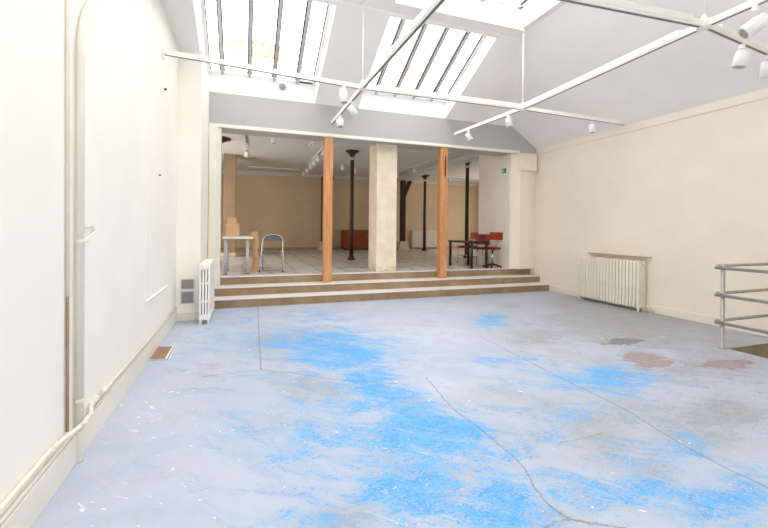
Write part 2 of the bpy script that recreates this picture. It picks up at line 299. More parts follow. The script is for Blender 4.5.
def floor_mat():
    t = NT('scuffed_blue_grey_floor_paint'); p = t.pos()
    def at(n): return t.n('ShaderNodeAttribute', attribute_name=n).outputs['Fac']
    def aniso(ax, ay, su, sv):
        cv = t.n('ShaderNodeCombineXYZ'); t.L(t.vm('DOT_PRODUCT', p, (ax*su, ay*su, 0), out=1), cv.inputs[0]); t.L(t.vm('DOT_PRODUCT', p, (-ay*sv, ax*sv, 0), out=1), cv.inputs[1]); return cv.outputs[0]
    v = aniso(.80, -.60, .7, 1.5); v2 = aniso(.95, .31, .55, 1.7)
    big = t.noise(p, 1.6, 4, .6, .4); mid = t.noise(v, 3.2, 8, .68, .8); fine = t.noise(v, 11, 9, .74, 1.3); brush = t.noise(v2, 15, 7, .7, 1.6); grit = t.noise(p, 60, 4, .6)
    def S(x, a, b, lo=0.0, hi=1.0): return t.ramp(x, a, b, lo, hi)
    def mul(a, b): return t.math('MULTIPLY', a, b)
    def add(a, b): return t.math('ADD', a, b)
    base = t.mix(S(big, .35, .65), lin(FL1), lin(FL2))
    base = t.mix(mul(S(mid, .42, .62), .45), base, lin(FL3))
    base = t.mix(mul(S(fine, .55, .72), .45), base, lin(FL4))
    gn = t.math('MULTIPLY_ADD', add(mul(mid, .55), mul(brush, .45)), 1.7, -.35)
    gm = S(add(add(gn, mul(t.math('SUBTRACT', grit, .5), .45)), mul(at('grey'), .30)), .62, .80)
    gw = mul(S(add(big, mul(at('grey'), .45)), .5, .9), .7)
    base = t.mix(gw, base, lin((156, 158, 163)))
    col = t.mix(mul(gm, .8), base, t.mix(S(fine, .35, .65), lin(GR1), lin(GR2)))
    wm = S(add(mid, mul(at('white'), .30)), .62, .80); col = t.mix(mul(wm, .75), col, lin(WH1))
    bn = t.math('MULTIPLY_ADD', add(add(mul(mid, .36), mul(fine, .44)), mul(brush, .2)), 1.9, -.45)
    bn = add(bn, mul(t.math('SUBTRACT', grit, .5), .55))
    wash = mul(S(add(t.math('MULTIPLY_ADD', mid, 1.6, -.3), mul(at('blue'), .55)), .55, 1.0), .62); col = t.mix(wash, col, lin((128, 168, 214)))
    bm = S(add(bn, mul(at('blue'), .33)), .71, .795)
    bl = t.mix(S(fine, .38, .62), lin(BL1), lin(BL2))
    col = t.mix(mul(bm, S(grit, .34, .48, .45, 1)), col, bl)
    scr = S(t.noise(aniso(.72, -.69, .35, 5.0), 9, 4, .6, .6), .64, .70); col = t.mix(mul(scr, t.math('MAXIMUM', mul(S(big, .45, .6), .5), mul(at('blue'), .75))), col, lin(WH1))
    nf = t.math('SUBTRACT', fine, .5)
    dm = S(add(at('dark'), add(mul(nf, 1.5), mul(t.math('SUBTRACT', mid, .5), 1.4))), .58, .8); col = t.mix(mul(dm, .8), col, lin((112, 112, 116)))
    rv = add(at('red'), add(mul(nf, 1.3), mul(t.math('SUBTRACT', mid, .5), 1.6))); rm = S(rv, .62, .72)
    col = t.mix(mul(rm, .75), col, t.mix(S(brush, .4, .6), lin((142, 124, 124)), lin((160, 146, 144))))
    rim = mul(rm, t.math('SUBTRACT', 1.0, S(rv, .68, .86))); col = t.mix(mul(rim, .5), col, lin((176, 92, 104)))
    xs = t.n('ShaderNodeSeparateXYZ'); t.L(p, xs.inputs[0])
    sp = S(add(t.noise(v, 17, 3, .55, 1.0), S(xs.outputs[0], .3, -.8, 0, .045)), .695, .73); col = t.mix(mul(sp, S(big, .40, .55)), col, lin((238, 238, 238)))
    sp2 = S(t.noise(p, 30, 2, .5), .735, .755); col = t.mix(sp2, col, lin((236, 236, 234)))
    sd = S(t.noise(p, 37, 2, .5), .74, .77); col = t.mix(mul(sd, .7), col, lin((96, 98, 106)))
    wn = t.math('SUBTRACT', t.noise(p, 5.0, 6, .75), .5)
    ck = None
    for k, (src, ch, wd) in enumerate(CRACKS):
        d = t.math('ABSOLUTE', t.math('MULTIPLY_ADD', wn, .09 if src else .03, at('crack%d' % k)))
        d = t.ramp(d, wd*.3, wd, 1, 0); ck = d if ck is None else t.math('MAXIMUM', ck, d)
    col = t.mix(mul(ck, S(brush, .25, .55, .25, .7)), col, lin((122, 110, 102)))
    t.bump(t.math('SUBTRACT', mul(fine, .5), ck), .10, .008)
    return t.fin(col, S(fine, .3, .7, .42, .62), 0, .4)
# colours of the paint layers
FL1, FL2, FL3, FL4 = (177, 186, 206), (191, 199, 218), (185, 189, 200), (203, 208, 221)
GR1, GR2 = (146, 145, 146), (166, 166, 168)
WH1 = (202, 207, 222)
BL1, BL2 = (62, 152, 224), (112, 178, 232)
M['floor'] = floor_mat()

# ================================================================ THE SETTING
XL, XR = -.933, 6.603
HX, HY0, HY1 = 5.46, .3, 3.06            # stairwell opening
def make_floor():
    bm = bmesh.new(); st = .06
    def grid(x0, x1, y0, y1):
        nx = max(1, round((x1-x0)/st)); ny = max(1, round((y1-y0)/st))
        V = [[bm.verts.new((x0+(x1-x0)*i/nx, y0+(y1-y0)*j/ny, 0)) for i in range(nx+1)] for j in range(ny+1)]
        for j in range(ny):
            for i in range(nx): bm.faces.new((V[j][i], V[j][i+1], V[j+1][i+1], V[j+1][i]))
    y1 = 8.05
    grid(XL-.1, HX, -3, y1); grid(HX, XR+.1, HY1, y1); grid(HX, XR+.1, -3, HY0)
    bmesh.ops.remove_doubles(bm, verts=bm.verts, dist=1e-5)
    me = bpy.data.meshes.new('floor'); bm.to_mesh(me); bm.free()
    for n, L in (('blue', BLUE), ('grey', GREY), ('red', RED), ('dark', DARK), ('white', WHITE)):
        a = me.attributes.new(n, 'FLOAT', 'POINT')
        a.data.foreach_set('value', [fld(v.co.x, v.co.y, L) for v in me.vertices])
    def sdist(x, y, ch):
        best, sd = 9, 9
        for n, ((ax, ay), (bx, by)) in enumerate(zip(ch, ch[1:])):
            ux, uy = bx-ax, by-ay; L = math.hypot(ux, uy); ux /= L; uy /= L
            h = (x-ax)*ux+(y-ay)*uy; hc = min(max(h, 0), L); dx, dy = x-ax-ux*hc, y-ay-uy*hc; d = math.hypot(dx, dy)
            if d < best:
                best = d; out = (n == 0 and h < -.02) or (n == len(ch)-2 and h > L+.02)
                sd = (.4+d) if out else math.copysign(d, (x-ax)*uy-(y-ay)*ux)
        return sd
    for k, (src, ch, wd) in enumerate(CRACKS):
        at_ = me.attributes.new('crack%d' % k, 'FLOAT', 'POINT'); at_.data.foreach_set('value', [sdist(v.co.x, v.co.y, ch) for v in me.vertices])
    me.materials.append(M['floor']); o = bpy.data.objects.new('floor', me); C.objects.link(o); o['kind'] = 'structure'
make_floor()
struct('floor', MB().box((-2.3, 8.0, ZF-.1), (11, 16.7, ZF)), M['tile'])

struct('wall_left', MB().box((XL-.2, -3, -.02), (XL, 6.55, 4.03)), M['wall'])
struct('wall_return', MB().box((XL-.2, 6.48, -.02), (-.61, 7.73, 4.03)), M['wall'])
struct('wall_jamb', MB().box((-2.3, 7.765, -.02), (-.43, 8.0, 3.21)), M['wall'])
struct('wall_right', MB().box((XR, -3, -2.5), (XR+.2, 9.1, 3.36)), M['wall_r'])
struct('wall_front', MB().box((XL-.2, -3.15, -.02), (XR+.2, -3, 5)), M['wall'])
wf = sstruct('added_front_window')  # unseen window, added to go with the front fill light
struct('window_frame', MB().box((.0, -3, .5), (5.2, -2.95, .6)).box((.0, -3, 3.2), (5.2, -2.95, 3.3)).box((.0, -3, .6), (.1, -2.95, 3.2)).box((5.1, -3, .6), (5.2, -2.95, 3.2)).box((1.7, -3, .6), (1.78, -2.95, 3.2)).box((3.4, -3, .6), (3.48, -2.95, 3.2)), M['white'], wf)
struct('pane', MB().box((.1, -2.995, .6), (5.1, -2.985, 3.2)), M['glass'], wf)
# lintel wall over the opening
xk = 6.6 - (3.805-3.33)/.69
lw = MB()
for y in (7.73, 8.25):
    pass
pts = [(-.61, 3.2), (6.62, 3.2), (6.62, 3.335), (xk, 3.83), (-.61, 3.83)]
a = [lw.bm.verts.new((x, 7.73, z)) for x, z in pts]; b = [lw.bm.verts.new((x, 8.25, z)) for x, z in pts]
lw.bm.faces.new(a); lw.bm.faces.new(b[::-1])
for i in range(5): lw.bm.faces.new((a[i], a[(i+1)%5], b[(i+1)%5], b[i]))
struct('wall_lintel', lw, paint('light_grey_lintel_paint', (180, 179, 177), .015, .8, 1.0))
struct('trim_1', MB().box((-.6, 7.70, 3.185), (6.12, 7.76, 3.225), .006).box((-.6, 7.715, 3.225), (6.12, 7.74, 3.25), .004), M['trim'])
# jamb boards at the left of the opening
struct('trim_2', MB().box((-.60, 7.68, 0), (-.455, 7.76, 3.2), .006).box((-.455, 7.735, 0), (-.405, 8.0, 3.2), .004), M['trim'])
# right pier with chamfer, pilaster strip and bracket block
struct('wall_pier', MB().prism([(6.602, 7.75), (6.10, 7.75), (5.97, 7.84), (5.97, 9.2), (6.602, 9.2)], ZF, 3.6), M['wall_r'])
struct('trim_10', MB().box((5.952, 7.86, ZF), (5.972, 8.1, 2.74), .003), M['trim'])
struct('trim_3', MB().prism([(6.45, 7.755), (6.45, 7.70), (6.125, 7.70), (6.03, 7.78), (6.05, 7.81), (6.14, 7.755)], ZF, 2.78), M['wall_r'])
struct('trim_4', MB().box((6.10, 7.62, 2.78), (6.54, 7.78, 3.185), .008), M['wall_r'])
# back room shell
struct('wall_back', MB().box((-2.4, 16.6, ZF-.1), (11.1, 16.75, 3.7)), M['tan'])
struct('wall_left', MB().box((-2.45, 7.9, ZF-.1), (-2.3, 16.7, 3.7)), M['tan'])
struct('wall_right', MB().box((11, 9.0, ZF-.1), (11.15, 16.7, 3.7)).box((6.6, 8.95, ZF-.1), (11.1, 9.1, 3.7)), M['tan'])
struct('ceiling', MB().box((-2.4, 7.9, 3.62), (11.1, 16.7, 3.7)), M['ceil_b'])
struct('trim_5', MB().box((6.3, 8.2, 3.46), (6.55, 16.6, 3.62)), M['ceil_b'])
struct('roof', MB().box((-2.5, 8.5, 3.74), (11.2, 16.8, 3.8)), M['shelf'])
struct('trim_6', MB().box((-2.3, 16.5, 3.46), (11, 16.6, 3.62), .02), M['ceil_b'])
struct('baseboard_back', MB().box((-2.3, 16.57, ZF), (11, 16.6, ZF+.1), .005), M['shelf'])
# left pilaster of the back room
tag(obj('stone_block', MB().box((-.66, 12.9, ZF), (-.22, 13.0, ZF+.13), .03), M['stone']), 'pale stone block at the foot of the left pilaster beyond the white table', 'stone')
struct('wall_pilaster', MB().box((-.60, 13.0, ZF), (-.25, 13.5, 3.62), .01), paint('pinkish_plaster', (158, 134, 110), .05, .8, 3))

# ceiling of the studio: left strip, flat part, far slope, right slope
def ceil_quads():
    m = MB()
    S3 = (2.1, 4.38, 2.5, 5.54); S4 = (-.35, 1.55, 0.0, 4.8)
    Z = ZC; xe = 4.5; yr = 5.80
    m.poly([(XL-.05, 6.5, 4.03), (XL-.05, -3, 4.03), (-.585, -3, 4.03), (-.585, 5.09, 4.03), (-.65, 6.5, 4.03)])
    def r(x0, x1, y0, y1): m.poly([(x0, y0, Z), (x1, y0, Z), (x1, y1, Z), (x0, y1, Z)])
    r(-.62, S4[0], -3, yr); r(S4[0], S4[1], S4[3], yr); r(S4[0], S4[1], -3, S4[2]); r(S4[1], S3[0], -3, yr)
    r(S3[0], S3[1], S3[3], yr); r(S3[0], S3[1], -3, S3[2]); r(S3[1], xe, -3, yr)
    # far slope round the two skylights
    def sl(x0, x1, y0, y1): m.poly([(x0, y0, zs(y0)), (x1, y0, zs(y0)), (x1, y1, zs(y1)), (x0, y1, zs(y1))])
    sl(-.65, 1.28, yr, 5.87); sl(1.28, 2.15, yr, 7.74); sl(2.15, 4.14, yr, 5.87)
    m.poly([(4.14, yr, zs(yr)), (xe, yr, Z), (xk, 7.74, 3.80), (4.14, 7.74, 3.80)])
    # right slope
    m.poly([(xe, yr, Z), (xe, -3, Z), (XR, -3, 3.33), (XR, 7.74, 3.33), (xk, 7.74, 3.80)])
    # upstand at the left
    m.poly([(-.585, -3, 4.03), (-.585, -3, Z), (-.585, 5.09, Z), (-.585, 5.09, 4.03)])
    m.poly([(-.585, 5.09, 4.03), (-.585, 5.09, Z), (-.65, 6.5, 5.2), (-.65, 6.5, 4.03)])
    return m
struct('ceiling', ceil_quads(), M['ceil'])
struct('trim_7', MB().box((XL, -3, 3.985), (XL+.014, 6.48, 4.03), .004), M['white'])
struct('trim_8', MB().box((XR-.02, -3, 3.195), (XR, 7.7, 3.225), .004), M['wall_r'])
struct('baseboard_left', MB().box((XL, -3, 0), (XL+.022, 6.48, .17), .004), M['trim'])
struct('baseboard_return', MB().box((XL, 6.45, 0), (-.60, 6.48, .11), .004), M['trim'])
struct('baseboard_right', MB().box((XR-.018, HY1, 0), (XR, 7.23, .13), .004), M['wall_r'])
# raised plaster panel on the left wall
struct('trim_9', MB().box((XL, 4.55, .63), (XL+.003, 5.75, 3.97)).box((XL, 4.55, .62), (XL+.02, 5.75, .634), .003), M['wall'])

# skylights
def skylight(name, x0, x1, mull, sash=None, sloped=True, y0=5.87, y1=7.72):
    w = sstruct(name); t = .025
    Zb = (lambda y: zs(y)) if sloped else (lambda y: ZC)
    g = GL
    sh = MB()
    def quad(p, q): sh.poly([(p[0], p[1], Zb(p[1])), (q[0], q[1], Zb(q[1])), (q[0], q[1], Zb(q[1])+g+.06), (p[0], p[1], Zb(p[1])+g+.06)])
    quad((x0, y0), (x0, y1)); quad((x1, y0), (x1, y1)); quad((x0, y0), (x1, y0)); quad((x0, y1), (x1, y1))
    struct('shaft', sh, M['white'], w)
    Yb = y1-.02; Yt = y0+.02
    def bar(xa, xb, dz0, dz1): 
        m = MB(); m2 = [(xa, Yt), (xb, Yt), (xb, Yb), (xa, Yb)]
        a = [m.bm.verts.new((x, y, Zb(y)+g+dz0)) for x, y in m2]; b = [m.bm.verts.new((x, y, Zb(y)+g+dz1)) for x, y in m2]
        m.bm.faces.new(a[::-1]); m.bm.faces.new(b)
        for i in range(4): m.bm.faces.new((a[i], a[(i+1)%4], b[(i+1)%4], b[i]))
        return m
    fr = [bar(x0, x0+.05, -.03, .04), bar(x1-.05, x1, -.03, .04)]
    m = fr[0]
    for o in fr[1:]:
        me = bpy.data.meshes.new('tmp'); o.bm.to_mesh(me); m.bm.from_mesh(me); o.bm.free(); bpy.data.meshes.remove(me)
    m.box((x0, Yb-.05, Zb(Yb)+g-.03), (x1, Yb, Zb(Yb)+g+.04)).box((x0, Yt, Zb(Yt)+g-.03), (x1, Yt+.05, Zb(Yt)+g+.04))
    struct('window_frame', m, M['white'], w)
    eb = bar(x0+.05, x0+.062, -.02, .03); o = bar(x1-.062, x1-.05, -.02, .03)
    me = bpy.data.meshes.new('tmp'); o.bm.to_mesh(me); eb.bm.from_mesh(me); o.bm.free()
    struct('frame_seal', eb, M['mull_d'], w)
    for x in mull:
        b = struct('mullion', bar(x-.022, x+.022, -.06, .04), M['mull'], w)
        e = bar(x-.040, x-.022, -.03, .04); o = bar(x+.022, x+.036, -.03, .04)  # dark strips stand in for the shaded sides of the backlit bar
        me = bpy.data.meshes.new('tmp'); o.bm.to_mesh(me); e.bm.from_mesh(me); o.bm.free()
        struct('mullion_shade_strip', e, M['mull_d'], b)
    if sash:
        xa, xb = sash; yb = Yb-.02
        m = MB().box((xa, yb-.03, Zb(yb)+g-.045), (xb, yb, Zb(yb)+g-.02)).box((xa, yb-.32, Zb(yb-.32)+g-.05), (xa+.015, yb-.30, Zb(yb-.32)+g-.02))
        struct('sash', m, M['mull_d'], w)
    xs = [x0] + list(mull) + [x1]
    for xa, xb in zip(xs, xs[1:]):
        struct('pane', bar(xa+.01, xb-.01, .012, .018), M['glass'], w)
skylight('window_1', -.645, 1.28, (-.39, .07, .51, .935), (.97, 1.22))
skylight('window_2', 2.15, 4.14, (2.52, 2.94, 3.36, 3.78))
skylight('window_3', 2.1, 4.38, (2.86, 3.62), None, False, 2.5, 5.54)
skylight('added_skylight', -.35, 1.55, (.28, .92), None, False, 0.0, 4.8)  # unseen skylight, added to light the near room and left wall

# stairwell below the rail
sw = MB()
sw.box((HX-.06, HY0, -2.4), (HX, HY1, -.004)).box((HX-.06, HY1, -2.4), (XR, HY1+.06, -.004)).box((HX-.06, HY0-.06, -2.4), (XR, HY0, -.004)).box((HX-.06, HY0-.06, -2.45), (XR, HY1+.06, -2.4))
sw.bm.free()
struct('wall_stairwell', MB().box((HX-.06, HY0, -2.4), (HX, HY1, -.004)), M['concrete'])
struct('wall_stairwell', MB().box((HX-.06, HY1, -2.4), (XR, HY1+.06, -.004)), M['concrete'])
struct('wall_stairwell', MB().box((HX-.06, HY0-.06, -2.4), (XR, HY0, -.004)), M['concrete'])
struct('floor', MB().box((HX-.06, HY0-.06, -2.45), (XR, HY1+.06, -2.4)), M['concrete'])
st = thing('staircase', 'concrete stair descending inside the railed stairwell by the right wall', 'stairs', (6.0, HY0, -2.4))
for k in range(12):
    obj('step', MB().box((HX+.01, HY0+.02+k*.2, -2.4), (XR-.01, HY0+.02+(k+1)*.2, -.2-(11-k)*.18 if k < 12 else 0)), M['concrete'], st) if k < 9 else None

# ================================================================ THINGS
# --- entrance steps
t = thing('platform_steps', 'three wide brown steps with pale worn treads up to the back room', 'steps', (3, 7.23, 0))
for k, (y, y2) in enumerate(((7.23, 7.56), (7.56, 7.90), (7.90, 8.0))):
    top = ZF/3*(k+1); z0 = 0 if k == 0 else ZF/3*k-.01
    xa = -.608 if k < 2 else -.402
    o2 = [(xa, y), (XR-.002, y), (XR-.002, y2+.02), (xa, y2+.02)] if k == 0 else [(xa, y), (XR-.002, y), (XR-.002, y2), (-.402, y2), (-.402, 7.672), (xa, 7.672)] if k == 1 else [(xa, y), (XR-.002, y), (XR-.002, y2), (xa, y2)]
    s = obj('step', MB().prism(o2, z0, top-.016), M['riser'], t)
    o3 = [(a, b-.016 if b == y else b) for a, b in o2]
    obj('tread', MB().prism(o3, top-.016, top, .003), M['tread'], s)

# --- posts and pillar under the lintel
for x0, x1, lab in ((1.485, 1.655, 'orange pine post on the steps beside the folding chair'), (4.045, 4.22, 'orange pine post left of the black table, dark plate near its top')):
    o = thing('wooden_post', lab, 'post', ((x0+x1)/2, 7.82, ZF/3*2), 'pine posts under the lintel')
    obj('shaft', MB().box((x0, 7.725, ZF/3*2), (x1, 7.878, 3.183), .012), M['postwood'], o)
    if x0 > 3:
        obj('side_plate', MB().box((x1-.075, 7.712, 2.55), (x1-.05, 7.728, 3.0), .003), M['darkwood'], o)
        obj('plate_hook', MB().box((x1-.05, 7.708, 2.5), (x1-.01, 7.728, 2.56), .004), M['steel'], o)
tag(obj('stone_pillar', MB().box((2.68, 8.03, ZF), (3.14, 8.6, 3.62), .012), M['pillar']), 'square pale limestone pillar standing between the two pine posts', 'pillar')

# --- cast iron columns
def iron_column(x, y, label, h=3.62-ZF, cr=.2):
    o = thing('iron_column', label, 'column', (x, y, ZF), 'cast iron columns of the back room')
    obj('base', MB().lathe((x, y, ZF), [(.11, 0), (.11, .04), (.075, .09), (.062, .14)]), M['iron'], o)
    obj('shaft', MB().lathe((x, y, ZF), [(.062, .12), (.062, 1.0), (.056, h-.32), (.056, h-.26)]), M['iron'], o)
    obj('collar', MB().lathe((x, y, ZF), [(.06, h-.27), (.075, h-.26), (.075, h-.19), (.06, h-.18)]), M['lgrey'], o)
    obj('capital', MB().lathe((x, y, ZF), [(.06, h-.19), (.08, h-.12), (cr*.75, h-.05), (cr, h-.03), (cr, h)]), M['iron'], o)
iron_column(2.94, 11.1, 'dark iron column between the first pine post and the stone pillar')
iron_column(7.12, 15.0, 'dark iron column in front of the far beige radiator')
iron_column(6.77, 11.1, 'dark iron column rising behind the black table')

# --- dark timber posts on stone bases
def timber_post(x, y, label, brace=1):
    o = thing('timber_post', label, 'post', (x, y, ZF), 'dark timber posts of the back room')
    b = .10
    obj('stone_base', MB().prism([(x-.26, y-.22), (x+.26, y-.22), (x+.26, y+.22), (x-.26, y+.22)], ZF, ZF+.12, .02).box((x-.21, y-.19, ZF+.10), (x+.21, y+.19, ZF+.36), .04), M['stone'], o)
    obj('shaft', MB().box((x-b, y-.1, ZF+.36), (x+b, y+.1, 3.46), .01), M['darkwood'], o)
    m = MB(); p = [(x+b*.6*brace, 2.95), (x+b*brace, 2.75), (x+.40*brace, 3.46), (x+.24*brace, 3.46)]
    a = [m.bm.verts.new((u, y-.09, v)) for u, v in p]; c = [m.bm.verts.new((u, y+.09, v)) for u, v in p]
    m.bm.faces.new(a); m.bm.faces.new(c[::-1])
    for i in range(4): m.bm.faces.new((a[i], a[(i+1)%4], c[(i+1)%4], c[i]))
    obj('brace', m, M['darkwood'], o)
timber_post(6.5, 15.9, 'dark timber post with a diagonal brace, right of the stone pillar')
timber_post(3.05, 15.9, 'dark timber post mostly hidden behind the first pine post')
iron_column(-.64, 10.8, 'dark iron column hidden by the left jamb, only its capital showing', cr=.31)

# --- radiators
def radiator(name, label, x, y0, y1, z0, h, n, mat, axis='y', depth=.15, face=1, shelf=False):
    """a row of four-column cast iron sections; axis 'y' runs along a side wall, 'x' along the back wall"""
    loc = (x, (y0+y1)/2, z0) if axis == 'y' else ((y0+y1)/2, x, z0)
    o = thing(name, label, 'radiator', loc)
    pitch = (y1-y0)/n; q = pitch*.40
    def P(a, d, z): return (x + d*face, a, z) if axis == 'y' else (a, x + d*face, z)
    def bx(m, a0, a1, d0, d1, za, zb, bev):
        p, r = P(a0, d0, za), P(a1, d1, zb); m.box([min(u, v) for u, v in zip(p, r)], [max(u, v) for u, v in zip(p, r)], bev)
    first = None
    for i in range(n):
        a = y0 + pitch*(i+.5)
        end = i in (0, n-1)
        if first is None or end or i == 1:
            m = MB()
            for k in range(4):
                d0 = depth*(k/4)+.006; d1 = depth*((k+1)/4)-.006
                bx(m, a-q, a+q, d0, d1, z0+.10, z0+h-.05, .008)
            bx(m, a-q, a+q, .0, depth, z0+h-.085, z0+h, .018)
            bx(m, a-q, a+q, .0, depth, z0+.06, z0+.14, .012)
            bx(m, a-q*.8, a+q*.8, .02, depth-.02, z0+h*.36, z0+h*.36+.03, .006); bx(m, a-q*.8, a+q*.8, .02, depth-.02, z0+h*.66, z0+h*.66+.03, .006)
            for zc in (z0+.10, z0+h-.05):
                m.cyl(P(a-pitch/2, depth/2, zc), P(a+pitch/2, depth/2, zc), .028, n=10)
            if end:
                for d in (.025, depth-.025):
                    m.tube([P(a, d, z0+.10), P(a, d, z0+.03), P(a, d+(-.008 if d < .05 else .008), z0)], [.022, .016, .024], 10)
            s = obj('section', m, mat, o)
            if i == 1: first = s; fa = a
        else:
            s = first.copy(); C.objects.link(s); s.parent = o
            s.location = P(a, 0, 0); s.location = Vector(P(a, 0, 0)) - Vector(P(fa, 0, 0))
    a = y0
    obj('valve', MB().cyl(P(a-.005, depth/2, z0+h-.05), P(a-.045, depth/2, z0+h-.05), .02).cyl(P(a-.03, depth/2, z0+h-.07), P(a-.03, depth/2, z0+h-.015), .014), mat, o)
    return o
r = radiator('radiator', 'long cream cast iron radiator along the right wall under a thin shelf', XR-.03, 4.92, 6.26, 0, .87, 20, M['rad'], 'y', .17, -1)
obj('pipe', MB().tube(fillet([(XR-.09, 4.87, .10), (XR-.09, 4.82, .10), (XR-.09, 4.82, 0)], .03), .012), M['rad'], r)
obj('pipe', MB().tube(fillet([(XR-.07, 4.88, .10), (XR-.07, 4.76, .10), (XR-.07, 4.76, 0)], .03), .012), M['rad'], r)
tag(obj('wall_shelf', MB().box((XR-.075, 4.84, .925), (XR, 6.12, .945), .003), M['shelf']), 'thin grey brown shelf board fixed over the long right wall radiator', 'shelf')
radiator('radiator', 'white radiator seen end on beside the left end of the steps', -.595, 6.12, 7.12, 0, .86, 14, M['rad_w'], 'y', .15, 1)
radiator('radiator', 'far beige radiator on the back wall between timber post and pine post', 16.57, 7.2, 8.55, ZF, .84, 18, M['rad'], 'x', .15, -1)

# --- wall grilles
for z0, z1, lab in ((.46, .61, 'upper grey ventilation grille low on the wall beside the white radiator'), (.25, .43, 'lower grey ventilation grille low on the wall beside the white radiator')):
    o = thing('vent_grille', lab, 'vent', (-.78, 6.47, z0), 'ventilation grilles')
    fm = MB().box((-.868, 6.466, z0), (-.69, 6.48, z0+.012)).box((-.868, 6.466, z1-.012), (-.69, 6.48, z1)).box((-.868, 6.466, z0), (-.856, 6.48, z1)).box((-.702, 6.466, z0), (-.69, 6.48, z1))
    obj('frame', fm, M['lgrey'], o)
    obj('backing', MB().box((-.86, 6.474, z0+.005), (-.698, 6.479, z1-.005)), M['shelf'], o)
    g = MB()
    for i in range(9): g.box((-.856+i*.0172, 6.468, z0+.01), (-.848+i*.0172, 6.474, z1-.01))
    for i in range(5): g.box((-.858, 6.469, z0+.02+i*(z1-z0-.04)/4-.003), (-.70, 6.473, z0+.02+i*(z1-z0-.04)/4+.003))
    obj('slats', g, M['grille'], o)

# --- floor hatch
o = thing('floor_hatch', 'brown floor hatch with white edge strips against the left baseboard', 'hatch', (-.83, 4.88, 0))
obj('cover', MB().prism([(-.908, 4.665), (-.765, 4.635), (-.765, 5.09), (-.908, 5.13)], .001, .010), M['hatch'], o)
obj('edge_strip', MB().prism([(-.762, 4.633), (-.745, 4.63), (-.745, 5.087), (-.762, 5.09)], .001, .014), M['white'], o)
obj('slot', MB().prism([(-.745, 4.63), (-.732, 4.627), (-.732, 5.084), (-.745, 5.087)], .001, .006), M['slate'], o)
obj('edge_strip', MB().prism([(-.732, 4.627), (-.722, 4.624), (-.722, 5.081), (-.732, 5.084)], .001, .013), M['white'], o)
obj('rim', MB().prism([(-.91, 5.13), (-.722, 5.081), (-.722, 5.096), (-.91, 5.146)], .001, .012), M['lgrey'], o)
obj('rim', MB().prism([(-.91, 4.650), (-.722, 4.610), (-.722, 4.624), (-.91, 4.665)], .001, .012), M['lgrey'], o)

# --- pipes on the left wall
o = thing('drain_pipe', 'thick cream drain pipe rising up the left wall from the floor', 'pipe', (-.89, 2.74, 0))
xp, yp = -.905, 2.80
obj('tube', MB().tube(fillet([(xp, yp, 0), (xp, yp-.04, 2.60), (xp, yp+.22, 2.88), (xp, yp+1.1, 3.7)], .2, 8), .021, 20), M['trim'], o)
obj('socket', MB().lathe((xp, yp, 0), [(.021, .0), (.025, .01), (.025, .14), (.028, .155), (.028, .18), (.021, .19)]), M['trim'], o)
for z in (1.30, .36):
    cl = obj('clamp', MB().lathe((xp, yp-.02*z/1.3, z), [(.021, -.012), (.025, -.010), (.025, .010), (.021, .012)]), M['trim'], o)
    obj('bolt', MB().cyl((xp+.012, yp+.01, z), (xp+.02, yp+.05, z), .006, n=10), M['trim'], cl)
o = thing('supply_pipe', 'thin pipe with bare brown lower end beside the thick drain pipe', 'pipe', (-.92, 2.66, 0))
obj('tube', MB().cyl((-.922, 2.66, 1.0), (-.922, 2.59, 4.0), .009), M['trim'], o)
obj('bare_tube', MB().cyl((-.922, 2.675, .24), (-.922, 2.66, 1.0), .008), M['copper'], o)
o = thing('wall_bracket', 'small bent cream pipe bracket on the wall beside the drain pipe', 'bracket', (XL, 2.95, 1.33))
obj('arm', MB().tube(fillet([(XL, 2.86, 1.30), (XL+.02, 2.90, 1.31), (XL+.03, 3.05, 1.36), (XL, 3.06, 1.385)], .015), .005, 8).cyl((XL+.005, 2.86, 1.385), (XL+.005, 3.06, 1.39), .005, n=8), M['trim'], o)
obj('plate', MB().box((XL, 3.04, 1.36), (XL+.006, 3.075, 1.40), .002), M['trim'], o)
o = thing('heating_pipe', 'long cream heating pipe running on top of the left baseboard', 'pipe', (-.9, 3, .2))
pz = .212
path = [(-.918, -2.9, pz+.05), (-.918, 2.50, pz+.035), (-.88, 2.69, pz+.03), (-.866, 2.80, pz+.03), (-.88, 2.91, pz+.03), (-.918, 3.02, pz+.02), (-.918, 6.42, pz-.01)]
obj('tube', MB().tube(fillet(path, .08, 5), .012), M['trim'], o)
obj('lower_tube', MB().tube([(-.922, -2.9, .19), (-.922, 6.42, .185)], .009), M['trim'], o)
for y, r_ in ((2.46, .018), (2.74, .015), (2.86, .015), (3.03, .017), (3.12, .019), (3.28, .017)):
    xx = -.918 if y < 2.5 or y > 2.95 else -.868
    obj('fitting', MB().cyl((xx, y-.022, pz+.03), (xx, y+.022, pz+.03), r_, n=10), M['trim'], o)
obj('valve', MB().cyl((-.915, 3.14, pz+.02), (-.89, 3.16, pz+.06), .010, n=10).cyl((-.893, 3.13, pz+.06), (-.878, 3.19, pz+.064), .014, n=10), M['trim'], o)
for y, z, lab in ((5.43, 3.06, 'dark screw hole high on the left wall below the track end'), (5.15, 1.98, 'small dark nail halfway up the left wall')):
    tag(obj('nail', MB().cyl((XL+.0, y, z), (XL+.026, y, z), .014 if z > 3 else .008, n=10), M['slate']), lab, 'nail')

